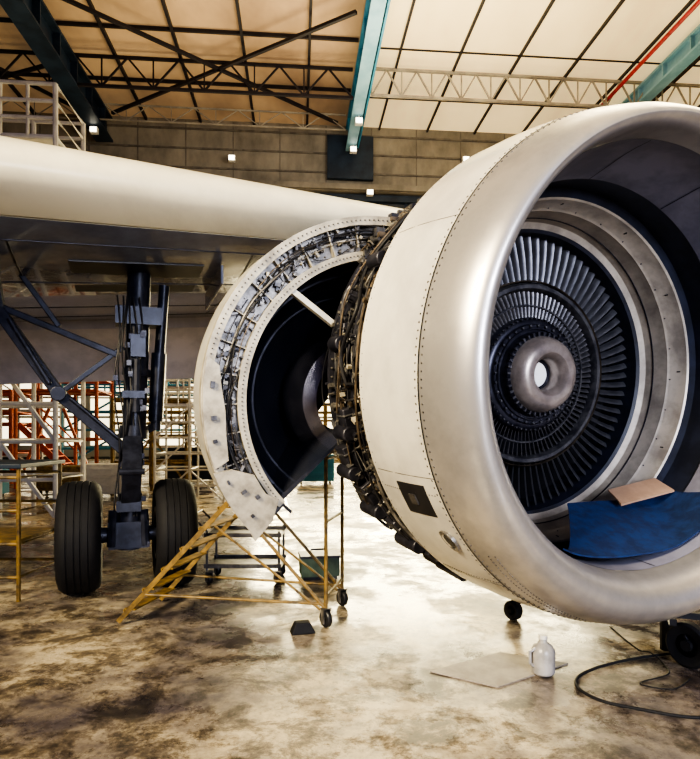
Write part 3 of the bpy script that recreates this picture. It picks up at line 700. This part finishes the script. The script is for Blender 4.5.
# ------------------------------------------------------------ background scaffolds
def scaffold(name,x,y,w,d,h,lev,m,label,rz=0,stairs=False,rail=True,deckm='white',r=.045):
    F=H@T(x,y,0)@Rz(rz); e=empty(name,F,label=label,cat='scaffold')
    for sx in (-w/2,0,w/2):
        for sy in (-d/2,d/2): MB().tube([(sx,sy,0),(sx,sy,h+(1.1 if rail else 0))],r,8).obj('post',m,e,F=F)
    for i in range(1,lev+1):
        z=h*i/lev; b=MB()
        for zz in (z,z-h/lev*.5):
            b.tube([(-w/2,-d/2,zz),(w/2,-d/2,zz),(w/2,d/2,zz),(-w/2,d/2,zz),(-w/2,-d/2,zz)],r*.8,8)
        b.tube([(0,-d/2,z),(0,d/2,z)],r*.9,8)
        b.obj('rail',m,e,F=F,kind=None)
        b=MB(); b.beam((-w/2,-d/2,z-h/lev),(0,-d/2,z),r*1.3,r*1.3); b.beam((0,-d/2,z),(w/2,-d/2,z-h/lev),r*1.3,r*1.3); b.obj('brace',m,e,F=F,smooth=0)
    b=MB(); b.box((0,0,h+.03),(w,d,.07)); b.obj('deck',deckm,e,F=F,smooth=0)
    if rail:
        b=MB()
        for z in (.4,.75,1.1):
            b.tube([(-w/2,-d/2,h+z),(w/2,-d/2,h+z),(w/2,d/2,h+z),(-w/2,d/2,h+z),(-w/2,-d/2,h+z)],r*.8,8)
        n=int(w/.5)
        for i in range(n): b.tube([(-w/2+i*w/n,-d/2,h),(-w/2+i*w/n,-d/2,h+1.1)],r*.6,6)
        b.obj('guardrail',m,e,F=F)
    if stairs:
        L=h*1.0
        for sy in (-.4,.4):
            b=MB(); b.beam((w/2,sy,h),(w/2+L,sy,0),.06,.2); b.tube([(w/2,sy,h+1),(w/2+L,sy,1)],.03,8)
            b.obj('stair_stringer',m,e,F=F,smooth=0)
        n=int(h/.25)
        for i in range(n): t=(i+.5)/n; MB().box((w/2+L*t,0,h*(1-t)),(.25,.8,.04)).obj('stair_tread',m,e,F=F,smooth=0)
    return e
scaffold('docking_platform',-6.05,13.6,2.2,1.6,7.8,5,'white','tall white tubular docking platform with guard rails behind the wing',r=.055)
scaffold('scaffold',-7.4,20,2.4,1.6,3.0,1,'orange','orange red steel scaffold with guard rails',deckm='orange',r=.06)
scaffold('scaffold',-11.2,22,3.2,1.8,2.0,1,'orange','orange red steel scaffold with guard rails',deckm='navy',r=.08,stairs=True)
scaffold('scaffold',-4.5,19,2.2,1.4,1.6,1,'yellow','low yellow steel scaffold with guard rails',deckm='navy',r=.05,rz=15)
scaffold('scaffold',-2.7,16,1.7,1.3,2.4,3,'white','white tubular scaffold with guard rails',r=.03)
scaffold('scaffold',-4.2,24,3.6,1.6,3.4,3,'white','white tubular scaffold near the hangar door',r=.035,stairs=True,rz=-8)
scaffold('scaffold',-13,28,4,2,4,3,'white','white tubular scaffold near the hangar door',r=.04)
scaffold('scaffold',-8.3,31,6,2,3.6,2,'blue','blue tubular scaffold near the hangar door',r=.07,deckm='navy')
scaffold('scaffold',1.2,26,3,1.6,1.8,2,'yellow','yellow work platform near the hangar door',r=.05)
for (x,y,w,d,h,mt,lab) in [(-8.4,16.5,1.4,.7,.95,'blue','blue steel tool cabinet on the hangar floor'),(-6.6,17.5,1.2,.6,.8,'yellow','yellow steel tool cabinet on the hangar floor'),(-5.1,16.5,1.1,.6,.9,'white','white steel tool cabinet on the hangar floor'),(-10.4,18.5,1.6,.8,1.1,'orange','orange steel tool cabinet on the hangar floor'),(-3.6,21,1.6,.8,1.2,'navy','dark steel tool cabinet on the hangar floor'),(.6,20,1.2,.7,1.0,'blue','blue steel tool cabinet on the hangar floor')]:
    F=H@T(x,y,0); e=empty('tool_cabinet',F,label=lab,cat='cabinet')
    MB().box((0,0,h/2+.06),(w,d,h-.12)).obj('body',mt,e,F=F,smooth=0,bevel=.02)
    for k in range(3):
        MB().box((0,-d/2-.012,.2+k*(h-.25)/3+.08),(w*.92,.02,(h-.3)/3*.9)).box((0,-d/2-.035,.26+k*(h-.25)/3+.08),(w*.4,.03,.02)).obj('drawer',mt,e,F=F,smooth=0)
    for sx in (-w*.4,w*.4):
        for sy in (-d*.35,d*.35): MB().lathe([(-.02,.001),(-.02,.06),(.02,.06),(.02,.001)],16,X=T(sx,sy,.06)@Rz(-90)).obj('caster','rubber',e,F=F)

# ------------------------------------------------------------ lights
def area(name,loc,target,size,power,col,sy=None,spread=None):
    ld=bpy.data.lights.new(name,'AREA'); ld.energy=power; ld.color=col; ld.size=size
    if sy: ld.shape='RECTANGLE'; ld.size_y=sy
    if spread: ld.spread=rad(spread)
    o=bpy.data.objects.new(name,ld); scene.collection.objects.link(o); o.location=loc
    o.rotation_euler=(Vector(target)-Vector(loc)).to_track_quat('-Z','Y').to_euler(); return o
area('skylight_light',(12,16,20),(8,12,0),12,4200,(1,.84,.52),20,spread=100)
area('front_key_light',(-7,-4,8.0),(-.2,5.0,3.2),3,520,(1,.84,.54),spread=60)  # unseen warm key light added to brighten engine and wing
area('rear_door_light',(4,36,6),(1,6,0),20,9500,(1,.86,.52),8)
area('end_wall_fill',(2,22,13),(0,38,19),14,1800,(1,.90,.74),4)  # unseen fill added to lift the dark concrete end wall
area('inlet_fill_light',(4.5,-6,4.0),(2.3,4,2.2),4,190,(.80,.85,1),4,spread=60)  # unseen cool fill added to light the inlet and fan
w=bpy.data.worlds.new('world'); scene.world=w; w.use_nodes=True
bg=w.node_tree.nodes['Background']; bg.inputs[0].default_value=(.40,.43,.90,1); bg.inputs[1].default_value=.28
try:
    scene.view_settings.view_transform='AgX'; scene.view_settings.look='AgX - High Contrast'
except Exception as ex: print(ex)
